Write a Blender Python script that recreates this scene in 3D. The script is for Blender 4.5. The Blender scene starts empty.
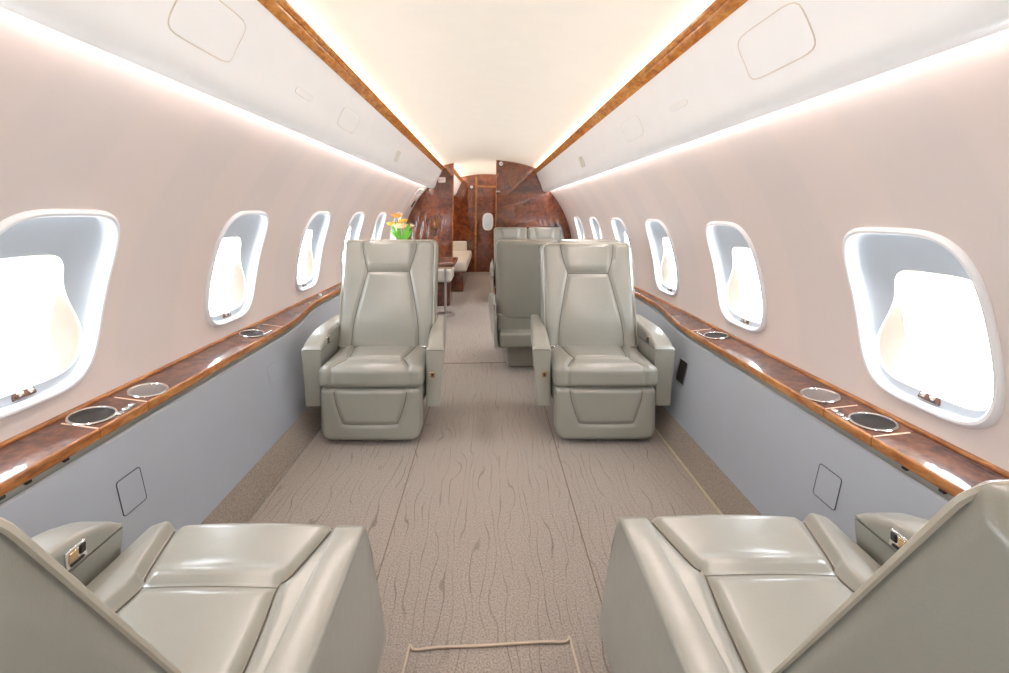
import bpy, math, random
from mathutils import Vector, Matrix, noise

random.seed(7)
PI = math.pi
sc = bpy.context.scene
COL = sc.collection
EYE = 1.15            # eye height above the carpet
F = 430.0             # focal length in pixels of the 1009 px wide frame


def R(d):
    return math.radians(d)


def lerp(a, b, t):
    return a + (b - a) * t


def sstep(a, b, x):
    t = max(0.0, min(1.0, (x - a) / (b - a)))
    return t * t * (3 - 2 * t)


# ------------------------------------------------------------------ materials
def lin(c):
    out = []
    for v in c:
        v = v / 255.0
        out.append(v / 12.92 if v <= 0.04045 else ((v + 0.055) / 1.055) ** 2.4)
    return (out[0], out[1], out[2], 1.0)


def new_mat(name):
    m = bpy.data.materials.new(name)
    m.use_nodes = True
    nt = m.node_tree
    b = nt.nodes['Principled BSDF']
    return m, nt, b


def N(nt, kind, **kw):
    n = nt.nodes.new(kind)
    for k, v in kw.items():
        setattr(n, k, v)
    return n


def coords(nt, scale=(1, 1, 1), kind='Object'):
    tc = N(nt, 'ShaderNodeTexCoord')
    mp = N(nt, 'ShaderNodeMapping')
    mp.inputs['Scale'].default_value = scale
    nt.links.new(tc.outputs[kind], mp.inputs['Vector'])
    return mp.outputs['Vector']


def ramp(nt, fac, stops):
    r = N(nt, 'ShaderNodeValToRGB')
    els = r.color_ramp.elements
    while len(els) < len(stops):
        els.new(0.5)
    for e, (p, c) in zip(els, stops):
        e.position = p
        e.color = c
    nt.links.new(fac, r.inputs['Fac'])
    return r.outputs['Color']


def simple(name, rgb, rough=0.5, metal=0.0, coat=0.0, coat_rough=0.05, spec=0.5, var=0.04, vscale=9.0, bump=0.0, bscale=200.0):
    m, nt, b = new_mat(name)
    c = lin(rgb)
    v = coords(nt, (1, 1, 1))
    nz = N(nt, 'ShaderNodeTexNoise')
    nz.inputs['Scale'].default_value = vscale
    nz.inputs['Detail'].default_value = 3
    nt.links.new(v, nz.inputs['Vector'])
    lo = tuple(x * (1 - var) for x in c[:3]) + (1,)
    hi = tuple(min(1, x * (1 + var)) for x in c[:3]) + (1,)
    col = ramp(nt, nz.outputs['Fac'], [(0.3, lo), (0.7, hi)])
    nt.links.new(col, b.inputs['Base Color'])
    b.inputs['Roughness'].default_value = rough
    b.inputs['Metallic'].default_value = metal
    b.inputs['Coat Weight'].default_value = coat
    b.inputs['Coat Roughness'].default_value = coat_rough
    b.inputs['Specular IOR Level'].default_value = spec
    if bump > 0:
        n2 = N(nt, 'ShaderNodeTexNoise')
        n2.inputs['Scale'].default_value = bscale
        n2.inputs['Detail'].default_value = 4
        nt.links.new(v, n2.inputs['Vector'])
        bp = N(nt, 'ShaderNodeBump')
        bp.inputs['Strength'].default_value = bump
        bp.inputs['Distance'].default_value = 0.002
        nt.links.new(n2.outputs['Fac'], bp.inputs['Height'])
        nt.links.new(bp.outputs['Normal'], b.inputs['Normal'])
    return m


def leather(name, rgb, rough=0.36, wrinkle=0.25):
    m, nt, b = new_mat(name)
    c = lin(rgb)
    v = coords(nt, (1, 1, 1))
    nz = N(nt, 'ShaderNodeTexNoise')
    nz.inputs['Scale'].default_value = 5
    nz.inputs['Detail'].default_value = 4
    nt.links.new(v, nz.inputs['Vector'])
    col = ramp(nt, nz.outputs['Fac'], [(0.3, tuple(x * 0.95 for x in c[:3]) + (1,)), (0.7, tuple(x * 1.04 for x in c[:3]) + (1,))])
    nt.links.new(col, b.inputs['Base Color'])
    b.inputs['Roughness'].default_value = rough
    b.inputs['Specular IOR Level'].default_value = 0.55
    b.inputs['Coat Weight'].default_value = 0.3
    b.inputs['Coat Roughness'].default_value = 0.22
    vo = N(nt, 'ShaderNodeTexVoronoi')
    vo.inputs['Scale'].default_value = 420
    nt.links.new(v, vo.inputs['Vector'])
    n2 = N(nt, 'ShaderNodeTexNoise')
    n2.inputs['Scale'].default_value = 26
    n2.inputs['Detail'].default_value = 5
    n2.inputs['Distortion'].default_value = 0.6
    nt.links.new(v, n2.inputs['Vector'])
    mx = N(nt, 'ShaderNodeMath', operation='MULTIPLY_ADD')
    mx.inputs[1].default_value = 0.12
    nt.links.new(vo.outputs['Distance'], mx.inputs[0])
    nt.links.new(n2.outputs['Fac'], mx.inputs[2])
    bp = N(nt, 'ShaderNodeBump')
    bp.inputs['Strength'].default_value = wrinkle
    bp.inputs['Distance'].default_value = 0.004
    nt.links.new(mx.outputs[0], bp.inputs['Height'])
    nt.links.new(bp.outputs['Normal'], b.inputs['Normal'])
    return m


def wood(name, dark, mid, light, scale=(5, 5, 5), coat=1.0, rough=0.4, coat_rough=0.01):
    m, nt, b = new_mat(name)
    v = coords(nt, scale)
    n1 = N(nt, 'ShaderNodeTexNoise')
    n1.inputs['Scale'].default_value = 2.2
    n1.inputs['Detail'].default_value = 9
    n1.inputs['Roughness'].default_value = 0.62
    n1.inputs['Distortion'].default_value = 1.4
    nt.links.new(v, n1.inputs['Vector'])
    vo = N(nt, 'ShaderNodeTexVoronoi')
    vo.inputs['Scale'].default_value = 9
    nt.links.new(v, vo.inputs['Vector'])
    n3 = N(nt, 'ShaderNodeTexNoise')
    n3.inputs['Scale'].default_value = 24
    n3.inputs['Detail'].default_value = 6
    nt.links.new(v, n3.inputs['Vector'])
    a1 = N(nt, 'ShaderNodeMath', operation='MULTIPLY_ADD')
    a1.inputs[1].default_value = 0.22
    nt.links.new(vo.outputs['Distance'], a1.inputs[0])
    nt.links.new(n1.outputs['Fac'], a1.inputs[2])
    a2 = N(nt, 'ShaderNodeMath', operation='MULTIPLY_ADD')
    a2.inputs[1].default_value = 0.35
    nt.links.new(n3.outputs['Fac'], a2.inputs[0])
    nt.links.new(a1.outputs[0], a2.inputs[2])
    col = ramp(nt, a2.outputs[0], [(0.52, lin(dark)), (0.74, lin(mid)), (0.98, lin(light))])
    nt.links.new(col, b.inputs['Base Color'])
    b.inputs['Roughness'].default_value = rough
    b.inputs['Coat Weight'].default_value = coat
    b.inputs['Coat Roughness'].default_value = coat_rough
    b.inputs['Coat IOR'].default_value = 1.8
    b.inputs['Specular IOR Level'].default_value = 0.15
    return m


def carpet_mat(name, base, dark, lines=True):
    m, nt, b = new_mat(name)
    v = coords(nt, (1, 1, 1))
    fine = N(nt, 'ShaderNodeTexNoise')
    fine.inputs['Scale'].default_value = 190
    fine.inputs['Detail'].default_value = 4
    fine.inputs['Roughness'].default_value = 0.7
    nt.links.new(v, fine.inputs['Vector'])
    big = N(nt, 'ShaderNodeTexNoise')
    big.inputs['Scale'].default_value = 1.6
    nt.links.new(v, big.inputs['Vector'])
    B, D = lin(base), lin(dark)
    c1 = ramp(nt, fine.outputs['Fac'], [(0.32, tuple(x * 0.60 for x in B[:3]) + (1,)), (0.66, tuple(min(1, x * 1.28) for x in B[:3]) + (1,))])
    last = c1
    hsrc = fine.outputs['Fac']
    if lines:
        mp = coords(nt, (1, 0.30, 1))
        ln = N(nt, 'ShaderNodeTexWave')
        ln.wave_type = 'BANDS'
        ln.bands_direction = 'X'
        ln.inputs['Scale'].default_value = 9.5
        ln.inputs['Distortion'].default_value = 11.0
        ln.inputs['Detail'].default_value = 1.2
        ln.inputs['Detail Scale'].default_value = 1.3
        nt.links.new(mp, ln.inputs['Vector'])
        # thin wandering strokes along the cabin
        k = ramp(nt, ln.outputs['Fac'], [(0.95, (0, 0, 0, 1)), (0.998, (1, 1, 1, 1))])
        mk = N(nt, 'ShaderNodeTexNoise')
        mk.inputs['Scale'].default_value = 5.0
        mk.inputs['Detail'].default_value = 3
        nt.links.new(coords(nt, (3, 1, 1)), mk.inputs['Vector'])
        mkr = ramp(nt, mk.outputs['Fac'], [(0.38, (0.05, 0.05, 0.05, 1)), (0.62, (1, 1, 1, 1))])
        km = N(nt, 'ShaderNodeMath', operation='MULTIPLY')
        nt.links.new(k, km.inputs[0])
        nt.links.new(mkr, km.inputs[1])
        k = km.outputs[0]
        mx = N(nt, 'ShaderNodeMix', data_type='RGBA')
        sw = N(nt, 'ShaderNodeMath', operation='MULTIPLY')
        sw.inputs[1].default_value = 0.62
        nt.links.new(k, sw.inputs[0])
        nt.links.new(sw.outputs[0], mx.inputs[0])
        nt.links.new(last, mx.inputs[6])
        mx.inputs[7].default_value = D
        last = mx.outputs[2]
    nt.links.new(last, b.inputs['Base Color'])
    b.inputs['Roughness'].default_value = 0.95
    b.inputs['Specular IOR Level'].default_value = 0.15
    b.inputs['Sheen Weight'].default_value = 0.25
    bp = N(nt, 'ShaderNodeBump')
    bp.inputs['Strength'].default_value = 0.7
    bp.inputs['Distance'].default_value = 0.006
    nt.links.new(hsrc, bp.inputs['Height'])
    nt.links.new(bp.outputs['Normal'], b.inputs['Normal'])
    return m


def wall_cloth(name):
    m, nt, b = new_mat(name)
    mp = coords(nt, (1, 1, 1))
    # broad cloth panels, alternately a touch lighter and pinker, running round the cabin
    w = N(nt, 'ShaderNodeTexWave')
    w.wave_type = 'BANDS'
    w.bands_direction = 'Y'
    w.inputs['Scale'].default_value = 0.62
    w.inputs['Distortion'].default_value = 0.6
    w.inputs['Detail'].default_value = 1.0
    nt.links.new(mp, w.inputs['Vector'])
    col = ramp(nt, w.outputs['Fac'], [(0.40, lin((207, 198, 194))), (0.60, lin((211, 200, 195)))])
    nt.links.new(col, b.inputs['Base Color'])
    b.inputs['Roughness'].default_value = 0.75
    b.inputs['Specular IOR Level'].default_value = 0.25
    nz = N(nt, 'ShaderNodeTexNoise')
    nz.inputs['Scale'].default_value = 260
    nt.links.new(mp, nz.inputs['Vector'])
    bp = N(nt, 'ShaderNodeBump')
    bp.inputs['Strength'].default_value = 0.12
    bp.inputs['Distance'].default_value = 0.001
    nt.links.new(nz.outputs['Fac'], bp.inputs['Height'])
    nt.links.new(bp.outputs['Normal'], b.inputs['Normal'])
    return m


def glass_mat(name):
    m, nt, b = new_mat(name)
    nt.nodes.remove(b)
    out = nt.nodes['Material Output']
    tr = N(nt, 'ShaderNodeBsdfTransparent')
    tr.inputs['Color'].default_value = (0.97, 0.985, 1.0, 1)
    gl = N(nt, 'ShaderNodeBsdfGlossy')
    gl.inputs['Roughness'].default_value = 0.02
    mx = N(nt, 'ShaderNodeMixShader')
    mx.inputs[0].default_value = 0.05
    nt.links.new(tr.outputs[0], mx.inputs[1])
    nt.links.new(gl.outputs[0], mx.inputs[2])
    nt.links.new(mx.outputs[0], out.inputs['Surface'])
    return m


M = {}
M['leather'] = leather('pearl_leather', (139, 139, 130), 0.29, 0.16)
M['leather_back'] = leather('back_leather', (142, 142, 132), 0.45, 0.16)
M['thread'] = simple('seam_dark', (92, 88, 78), 0.7)  # dark thread along the seat seams, dark filler in the armrest joints
M['piping'] = simple('piping', (176, 170, 154), 0.4)
M['base_grey'] = simple('seat_base', (150, 147, 138), 0.5)
M['chrome'] = simple('chrome', (225, 225, 225), 0.12, 1.0, var=0.01)
M['gold'] = simple('champagne_metal', (222, 190, 150), 0.2, 1.0, var=0.01)
M['dark'] = simple('dark_plastic', (32, 30, 28), 0.4)
M['black'] = simple('black_gap', (12, 11, 10), 0.6)
M['belt'] = simple('belt_webbing', (70, 66, 58), 0.8)
M['white'] = simple('white_moulding', (222, 225, 228), 0.32, coat=0.2, coat_rough=0.2, var=0.01)
M['reveal'] = simple('reveal_moulding', (178, 186, 194), 0.4, var=0.01)
M['cream'] = simple('cream_ring', (214, 206, 192), 0.5, var=0.01)
M['bin'] = simple('bin_white', (243, 244, 244), 0.38, coat=0.15, coat_rough=0.25, var=0.01)
M['bin_seam'] = simple('bin_seam', (222, 212, 198), 0.6)
M['vent'] = simple('vent_grey', (205, 203, 192), 0.6)
M['lens'] = simple('lamp_lens', (250, 250, 248), 0.25, var=0.0)
M['ceiling'] = simple('ceiling_cream', (240, 234, 223), 0.6, var=0.01)
M['cloth'] = wall_cloth('sidewall_cloth')
M['panel'] = simple('lower_panel_grey', (156, 163, 171), 0.42, var=0.015)
M['panel_seam'] = simple('panel_seam', (70, 72, 76), 0.7)
M['channel'] = simple('metal_channel', (150, 148, 140), 0.35, 0.7)
M['carpet'] = carpet_mat('carpet', (141, 131, 121), (74, 62, 53))
M['plinth'] = carpet_mat('plinth_carpet', (132, 122, 110), (110, 95, 80), lines=False)
M['strip'] = simple('edge_strip', (180, 168, 142), 0.5)
M['burl'] = wood('burl_ledge', (38, 18, 12), (80, 44, 29), (118, 72, 48), (4, 4, 4))
M['burl_edge'] = wood('edge_wood', (100, 54, 22), (146, 90, 42), (180, 126, 70), (6, 2, 6), coat=0.6, coat_rough=0.12)
M['burl_wall'] = wood('burl_partition', (46, 19, 8), (92, 42, 19), (128, 68, 33), (2.2, 2.2, 2.2), coat=1.0, coat_rough=0.02)
M['trim'] = wood('ceiling_trim_wood', (152, 84, 22), (190, 118, 42), (222, 158, 78), (7, 3, 7), coat=0.7, coat_rough=0.1)
M['inlay'] = simple('inlay_pale', (222, 190, 165), 0.3, coat=0.8, var=0.01)
M['dark_wood'] = wood('dark_wood', (40, 18, 10), (84, 40, 24), (120, 64, 38), (4, 4, 4))
M['glass'] = glass_mat('window_glass')
M['silver'] = simple('brushed_silver', (190, 190, 192), 0.3, 1.0, var=0.02)
M['red'] = simple('sign_red', (196, 60, 60), 0.5)
M['sign'] = simple('sign_white', (235, 232, 232), 0.5)
M['grey'] = simple('sign_grey', (150, 140, 135), 0.6)
M['pale_seat'] = leather('pale_divan', (214, 210, 200), 0.5, 0.1)
M['orange_petal'] = simple('orange_petal', (245, 176, 92), 0.6)
M['cream_petal'] = simple('cream_petal', (248, 232, 196), 0.6)
M['yellow_petal'] = simple('yellow_petal', (240, 214, 90), 0.6)
M['leaf'] = simple('leaf_green', (96, 168, 48), 0.45, var=0.2)
M['stem'] = simple('stem_green', (90, 130, 60), 0.6)
M['porcelain'] = simple('porcelain', (236, 234, 228), 0.2)


# ------------------------------------------------------------------ mesh builder
class MB:
    def __init__(self):
        self.v = []
        self.f = []

    def add(self, pts):
        i = len(self.v)
        self.v.extend([tuple(p) for p in pts])
        return list(range(i, i + len(pts)))

    def loft(self, rings, closed=True, cap0=False, cap1=False, flip=False):
        ids = [self.add(r) for r in rings]
        n = len(ids[0])
        for a, b in zip(ids[:-1], ids[1:]):
            for j in range(n if closed else n - 1):
                k = (j + 1) % n
                q = (a[j], a[k], b[k], b[j])
                self.f.append(q[::-1] if flip else q)
        if cap0:
            self.f.append(tuple(ids[0]) if flip else tuple(ids[0][::-1]))
        if cap1:
            self.f.append(tuple(ids[-1][::-1]) if flip else tuple(ids[-1]))
        return ids

    def box(self, x0, x1, y0, y1, z0, z1, fn=None):
        p = [(x, y, z) for z in (z0, z1) for y in (y0, y1) for x in (x0, x1)]
        if fn:
            p = [fn(*q) for q in p]
        i = self.add(p)
        for q in ((0, 2, 3, 1), (4, 5, 7, 6), (0, 1, 5, 4), (2, 6, 7, 3), (0, 4, 6, 2), (1, 3, 7, 5)):
            self.f.append(tuple(i[k] for k in q))

    def tube(self, path, r, seg=8, closed=False, caps=True):
        P = [Vector(p) for p in path]
        n = len(P)
        rings = []
        prev = None
        for i in range(n):
            if closed:
                t = (P[(i + 1) % n] - P[i - 1])
            else:
                t = P[min(i + 1, n - 1)] - P[max(i - 1, 0)]
            if t.length < 1e-9:
                t = Vector((0, 0, 1))
            t.normalize()
            if prev is None:
                up = Vector((0, 0, 1)) if abs(t.z) < 0.9 else Vector((1, 0, 0))
                nn = (up - t * up.dot(t)).normalized()
            else:
                nn = (prev - t * prev.dot(t))
                nn = nn.normalized() if nn.length > 1e-6 else prev
            prev = nn
            bb = t.cross(nn)
            rr = r[i] if isinstance(r, (list, tuple)) else r
            rings.append([P[i] + (nn * math.cos(2 * PI * k / seg) + bb * math.sin(2 * PI * k / seg)) * rr for k in range(seg)])
        if closed:
            rings.append(rings[0])
        self.loft(rings, True, caps and not closed, caps and not closed)

    def lathe(self, prof, c=(0, 0, 0), seg=32, ax=None, capb=True, capt=True):
        rings = []
        for r, z in prof:
            rings.append([(c[0] + r * math.cos(2 * PI * k / seg), c[1] + r * math.sin(2 * PI * k / seg), c[2] + z) for k in range(seg)])
        if ax:
            rings = [[ax(p) for p in r] for r in rings]
        self.loft(rings, True, capb, capt)

    def rbox(self, c, h, r, n=(8, 8, 8), fn=None, m=4):
        """rounded box on dense grids; fn(x,y,z,nx,ny,nz) -> point moves every vertex"""
        def axis(hh, k):
            inner = hh - r
            s = [-hh + r * (1 - math.cos(PI / 2 * i / m)) for i in range(m)]
            s = [-hh + r * (i / m) for i in range(m)]
            s += [lerp(-inner, inner, i / k) for i in range(k + 1)]
            s += [hh - r * (1 - (i + 1) / m) for i in range(m)]
            return s
        ax = [axis(h[i], n[i]) for i in range(3)]
        cache = {}

        def vid(p):
            key = (round(p[0], 6), round(p[1], 6), round(p[2], 6))
            if key in cache:
                return cache[key]
            q = [max(-(h[i] - r), min(h[i] - r, p[i])) for i in range(3)]
            d = Vector([p[i] - q[i] for i in range(3)])
            L = d.length
            nn = d / L if L > 1e-9 else Vector((0, 0, 1))
            w = Vector(q) + nn * r
            w = (w.x + c[0], w.y + c[1], w.z + c[2])
            if fn:
                w = fn(w[0], w[1], w[2], nn.x, nn.y, nn.z)
            self.v.append(tuple(w))
            cache[key] = len(self.v) - 1
            return cache[key]
        for a, b, k in ((0, 1, 2), (1, 2, 0), (2, 0, 1)):
            for sgn in (-1, 1):
                for i in range(len(ax[a]) - 1):
                    for j in range(len(ax[b]) - 1):
                        q = []
                        for (ii, jj) in ((i, j), (i + 1, j), (i + 1, j + 1), (i, j + 1)):
                            p = [0, 0, 0]
                            p[a] = ax[a][ii]
                            p[b] = ax[b][jj]
                            p[k] = sgn * h[k]
                            q.append(vid(p))
                        if len(set(q)) < 4:
                            continue
                        self.f.append(tuple(q) if sgn > 0 else tuple(q[::-1]))

    def rprism(self, prof, x0, x1, r, m=4, fn=None, wt=None):
        """closed profile [(y,z)] (counter-clockwise) extruded along x with rounded rims"""
        n = len(prof)
        nor = []
        for i in range(n):
            a, b = prof[i - 1], prof[(i + 1) % n]
            t = Vector((b[0] - a[0], b[1] - a[1]))
            t.normalize()
            nor.append((t.y, -t.x))
        rings = []
        for s, xe in ((-1, x0), (1, x1)):
            seq = []
            for k in range(m + 1):
                th = PI / 2 * k / m
                off = r * (1 - math.sin(th))
                x = xe + (-s) * r * (1 - math.cos(th))
                wo = [off * (wt(*prof[i]) if wt else 1.0) for i in range(n)]
                seq.append([((x if not wt else xe + (-s) * r * (1 - math.cos(th)) * wt(*prof[i])), prof[i][0] - nor[i][0] * wo[i], prof[i][1] - nor[i][1] * wo[i]) for i in range(n)])
            if s > 0:
                seq = seq[::-1]
            rings += seq
        if fn:
            rings = [[fn(*p) for p in r_] for r_ in rings]
        self.loft(rings, True, True, True, flip=False)

    def build(self, name, mat, parent=None, smooth=True, angle=38, loc=None):
        me = bpy.data.meshes.new(name)
        me.from_pydata(self.v, [], self.f)
        me.validate()
        import bmesh
        bm = bmesh.new()
        bm.from_mesh(me)
        bmesh.ops.recalc_face_normals(bm, faces=bm.faces)
        bm.to_mesh(me)
        bm.free()
        me.materials.append(mat)
        if smooth:
            me.shade_smooth()
            me.set_sharp_from_angle(angle=R(angle))
        o = bpy.data.objects.new(name, me)
        COL.objects.link(o)
        if parent is not None:
            o.parent = parent
        if loc:
            o.location = loc
        return o


def tag(o, label=None, cat=None, group=None, kind=None):
    if label:
        o['label'] = label
    if cat:
        o['category'] = cat
    if group:
        o['group'] = group
    if kind:
        o['kind'] = kind
    return o


def empty(name, loc=(0, 0, 0), rz=0.0):
    o = bpy.data.objects.new(name, None)
    o.empty_display_size = 0.1
    COL.objects.link(o)
    o.location = loc
    o.rotation_euler = (0, 0, rz)
    return o


def copy_tree(o, parent=None):
    c = o.copy()
    COL.objects.link(c)
    if parent is not None:
        c.parent = parent
    for ch in o.children:
        copy_tree(ch, c)
    return c


def catmull(pts, k=6, closed=False):
    P = [Vector(p) for p in pts]
    n = len(P)
    out = []
    rng = range(n) if closed else range(n - 1)
    for i in rng:
        if closed:
            p0, p1, p2, p3 = P[i - 1], P[i], P[(i + 1) % n], P[(i + 2) % n]
        else:
            p0, p1, p2, p3 = P[max(i - 1, 0)], P[i], P[i + 1], P[min(i + 2, n - 1)]
        for j in range(k):
            t = j / k
            out.append(0.5 * ((2 * p1) + (-p0 + p2) * t + (2 * p0 - 5 * p1 + 4 * p2 - p3) * t * t + (-p0 + 3 * p1 - 3 * p2 + p3) * t ** 3))
    if not closed:
        out.append(P[-1])
    return out


# ------------------------------------------------------------------ cabin section
# section coordinates: x sideways, e = height relative to the eye line; the cabin shell leans
# a little (about a degree) to one side, more overhead than at the floor
def roll(e):
    T = [(-1.15, 0.2), (-0.6, 0.6), (-0.28, 1.0), (0.32, 1.7), (0.9, 1.7)]
    if e <= T[0][0]:
        return R(T[0][1])
    for (a, p), (b, q) in zip(T[:-1], T[1:]):
        if e <= b:
            return R(lerp(p, q, (e - a) / (b - a)))
    return R(T[-1][1])


def W(x, y, e):
    a = roll(e)
    return (x * math.cos(a) + e * math.sin(a), y, EYE - x * math.sin(a) + e * math.cos(a))


RAD, CEN = 1.2, -0.5
Y0, YB, Y1 = -2.6, 6.1, 8.4


def wall_pt(side, y, e, d=0.0):
    x = math.sqrt(RAD * RAD - (e - CEN) ** 2)
    k = (RAD + d) / RAD
    return W(side * x * k, y, CEN + (e - CEN) * k)


WIN_Y = [1.2 + 0.83 * k for k in range(-4, 6)]
PITCH = 0.83
WC, WHW, WHH = -0.270, 0.193, 0.256


def win_dy(side, yc):
    if yc < 0.9 or yc > 2.4:
        return 0.0
    if side < 0:
        return -0.068 if yc < 1.5 else -0.02
    return -0.022 if yc < 1.5 else -0.008



def sup_r(th, fn):
    """radius along the ray where fn(y,z) reaches 1"""
    lo, hi = 0.0, 1.0
    cy, cz = math.cos(th), math.sin(th)
    for _ in range(30):
        mid = (lo + hi) / 2
        if fn(mid * cy, mid * cz) < 1:
            lo = mid
        else:
            hi = mid
    return lo


def se(hy, hz, n=4.2, y0=0.0, z0=0.0):
    return lambda y, z: abs((y - y0) / hy) ** n + abs((z - z0) / hz) ** n


def s_shape(y, z):
    # lower corner towards the nose bulges outwards
    t = sstep(0.06, -0.12, z)
    yp = lerp(0.100, 0.166, t)
    yn = 0.162
    c, h = (yp - yn) / 2, (yp + yn) / 2
    return abs((y - c) / h) ** 4.5 + abs((z + 0.045) / 0.166) ** 4.5


PER = 18
E0, E1 = -0.64, 0.36
angs = []
rect_pts = []
ztop, zbot = E1 - WC, E0 - WC
hp = PITCH / 2
for i in range(PER):
    rect_pts.append((hp, lerp(zbot, ztop, i / PER)))
for i in range(PER):
    rect_pts.append((lerp(hp, -hp, i / PER), ztop))
for i in range(PER):
    rect_pts.append((-hp, lerp(ztop, zbot, i / PER)))
for i in range(PER):
    rect_pts.append((lerp(-hp, hp, i / PER), zbot))
angs = [math.atan2(p[1], p[0]) for p in rect_pts]


def outline(fn, th_list=None):
    return [(sup_r(t, fn) * math.cos(t), sup_r(t, fn) * math.sin(t)) for t in (th_list or WANG)]


WANG = [2 * PI * k / 88 for k in range(88)]
LIP = outline(se(WHW, WHH, 4.0))
LIP_IN = outline(se(WHW - 0.020, WHH - 0.020, 4.0))
HOLE_RECT = outline(se(WHW - 0.012, WHH - 0.012, 4.0), angs)
BACK = outline(s_shape)
PANE = outline(se(0.130, 0.154, 4.0, -0.032, -0.04))


def bdep(p):
    # the reveal is shallow low down towards the nose, deeper at the top
    return lerp(0.018, 0.046, sstep(-0.19, 0.06, p[1]))



def mix2(a, b, t):
    return [(lerp(p[0], q[0], t), lerp(p[1], q[1], t)) for p, q in zip(a, b)]


def side_name(s):
    return 'left' if s < 0 else 'right'


win_no = [0]


def build_wall(side):
    mb = MB()
    for yc in WIN_Y:
        rings = []
        K = 9
        for k in range(K + 1):
            t = k / K
            sh = win_dy(side, yc)
            rings.append([wall_pt(side, yc + p[0], WC + p[1]) for p in mix2(rect_pts, [(q[0] + sh, q[1]) for q in HOLE_RECT], t)])
        mb.loft(rings, True)
    es = [lerp(E0, E1, i / PER) for i in range(PER + 1)]
    for (a, b) in ((Y0, WIN_Y[0] - hp), (WIN_Y[-1] + hp, Y1)):
        mb.loft([[wall_pt(side, y, e) for e in es] for y in (a, (a + b) / 2, b)], closed=False)
    o = mb.build('wall_' + side_name(side), M['cloth'])
    tag(o, kind='structure')
    for yc in WIN_Y:
        win_no[0] += 1
        build_window(side, yc, win_no[0])


def build_window(side, yc, n):
    yc += win_dy(side, yc)

    def P(p, d):
        return wall_pt(side, yc + p[0], WC + p[1], d)
    # moulded surround: rounded lip
    mb = MB()
    rings = [[P(p, 0.004) for p in LIP]]
    for t, d in ((0.0, -0.004), (0.12, -0.010), (0.35, -0.014), (0.65, -0.013), (0.88, -0.007), (1.0, 0.004)):
        rings.append([P(p, d) for p in mix2(LIP, LIP_IN, t)])
    rings.append([P(p, 0.016) for p in LIP_IN])
    mb.loft(rings, True)
    root = mb.build('window_%d' % n, M['white'])
    tag(root, kind='structure')
    # funnel shaped reveal
    mb = MB()
    rings = []
    for k in range(13):
        t = k / 12
        rings.append([P(p, 0.010 + (bdep(q) - 0.010) * (t ** 0.45)) for p, q in zip(mix2(LIP_IN, BACK, t ** 1.5), BACK)])
    mb.loft(rings, True)
    mb.build('reveal', M['reveal'], root)
    # cream spacer ring behind the reveal
    mb = MB()
    rings = [[P(p, bdep(p)) for p in BACK]]
    for t in (0.04, 0.5, 1.0):
        rings.append([P(p, lerp(bdep(q), 0.050, t) + 0.006) for p, q in zip(mix2(BACK, PANE, t), BACK)])
    rings.append([P(p, 0.064) for p in PANE])
    mb.loft(rings, True)
    mb.build('spacer_ring', M['cream'], root)
    mb = MB()
    cc = (-0.032, -0.04)
    mb.loft([[P(p, 0.060) for p in PANE], [P((lerp(p[0], cc[0], 0.5), lerp(p[1], cc[1], 0.5)), 0.060) for p in PANE]], True)
    i = mb.add([P(cc, 0.060)])[0]
    n0 = len(PANE)
    for k in range(n0):
        mb.f.append((n0 + k, n0 + (k + 1) % n0, i))
    mb.build('pane', M['glass'], root)
    # small wooden switch plate with two chrome buttons low in the reveal
    if yc > 0.3:
        def Q(u, v, w):
            # u along y, v up the reveal slope, w off the surface
            b0 = Vector(P((0.0 + u, -0.222 + 0.4 * v), 0.022))
            b1 = Vector(P((0.0 + u, -0.212 + 0.4 * v), 0.032))
            up = Vector((side * 0.55, 0, 0.83))
            nn = Vector((-side * 0.83, 0, 0.55))
            base = Vector(P((u, -0.222), 0.019))
            return base + up * v + nn * w
        mb = MB()
        mb.rbox((0, 0, 0), (0.029, 0.011, 0.006), 0.004, (4, 3, 2), fn=lambda x, y, z, a, b, c_: Q(x, y, z))
        pl = mb.build('switch_plate', M['burl'], root)
        for s in (-1, 1):
            mb = MB()
            mb.lathe([(0.0075, 0.0), (0.0075, 0.008), (0.005, 0.0095)], (s * 0.013, 0, 0.003), 14, ax=lambda p: Q(*p))
            mb.build('button', M['chrome'], pl)


for s in (-1, 1):
    build_wall(s)


# ------------------------------------------------------------------ ledges, lower walls, plinths
LT = -0.603   # ledge front edge relative to the eye
TILT = 0.12   # the ledge top falls towards the aisle


def LW(side, x, y, e):
    return W(side * x, y, e + TILT * (x - 1.058))


def x_front(y):
    return lerp(1.058, 1.135, sstep(2.25, 2.95, y))




def rng(a, b, step):
    n = max(1, int(math.ceil((b - a) / step)))
    return [lerp(a, b, i / n) for i in range(n + 1)]


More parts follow.
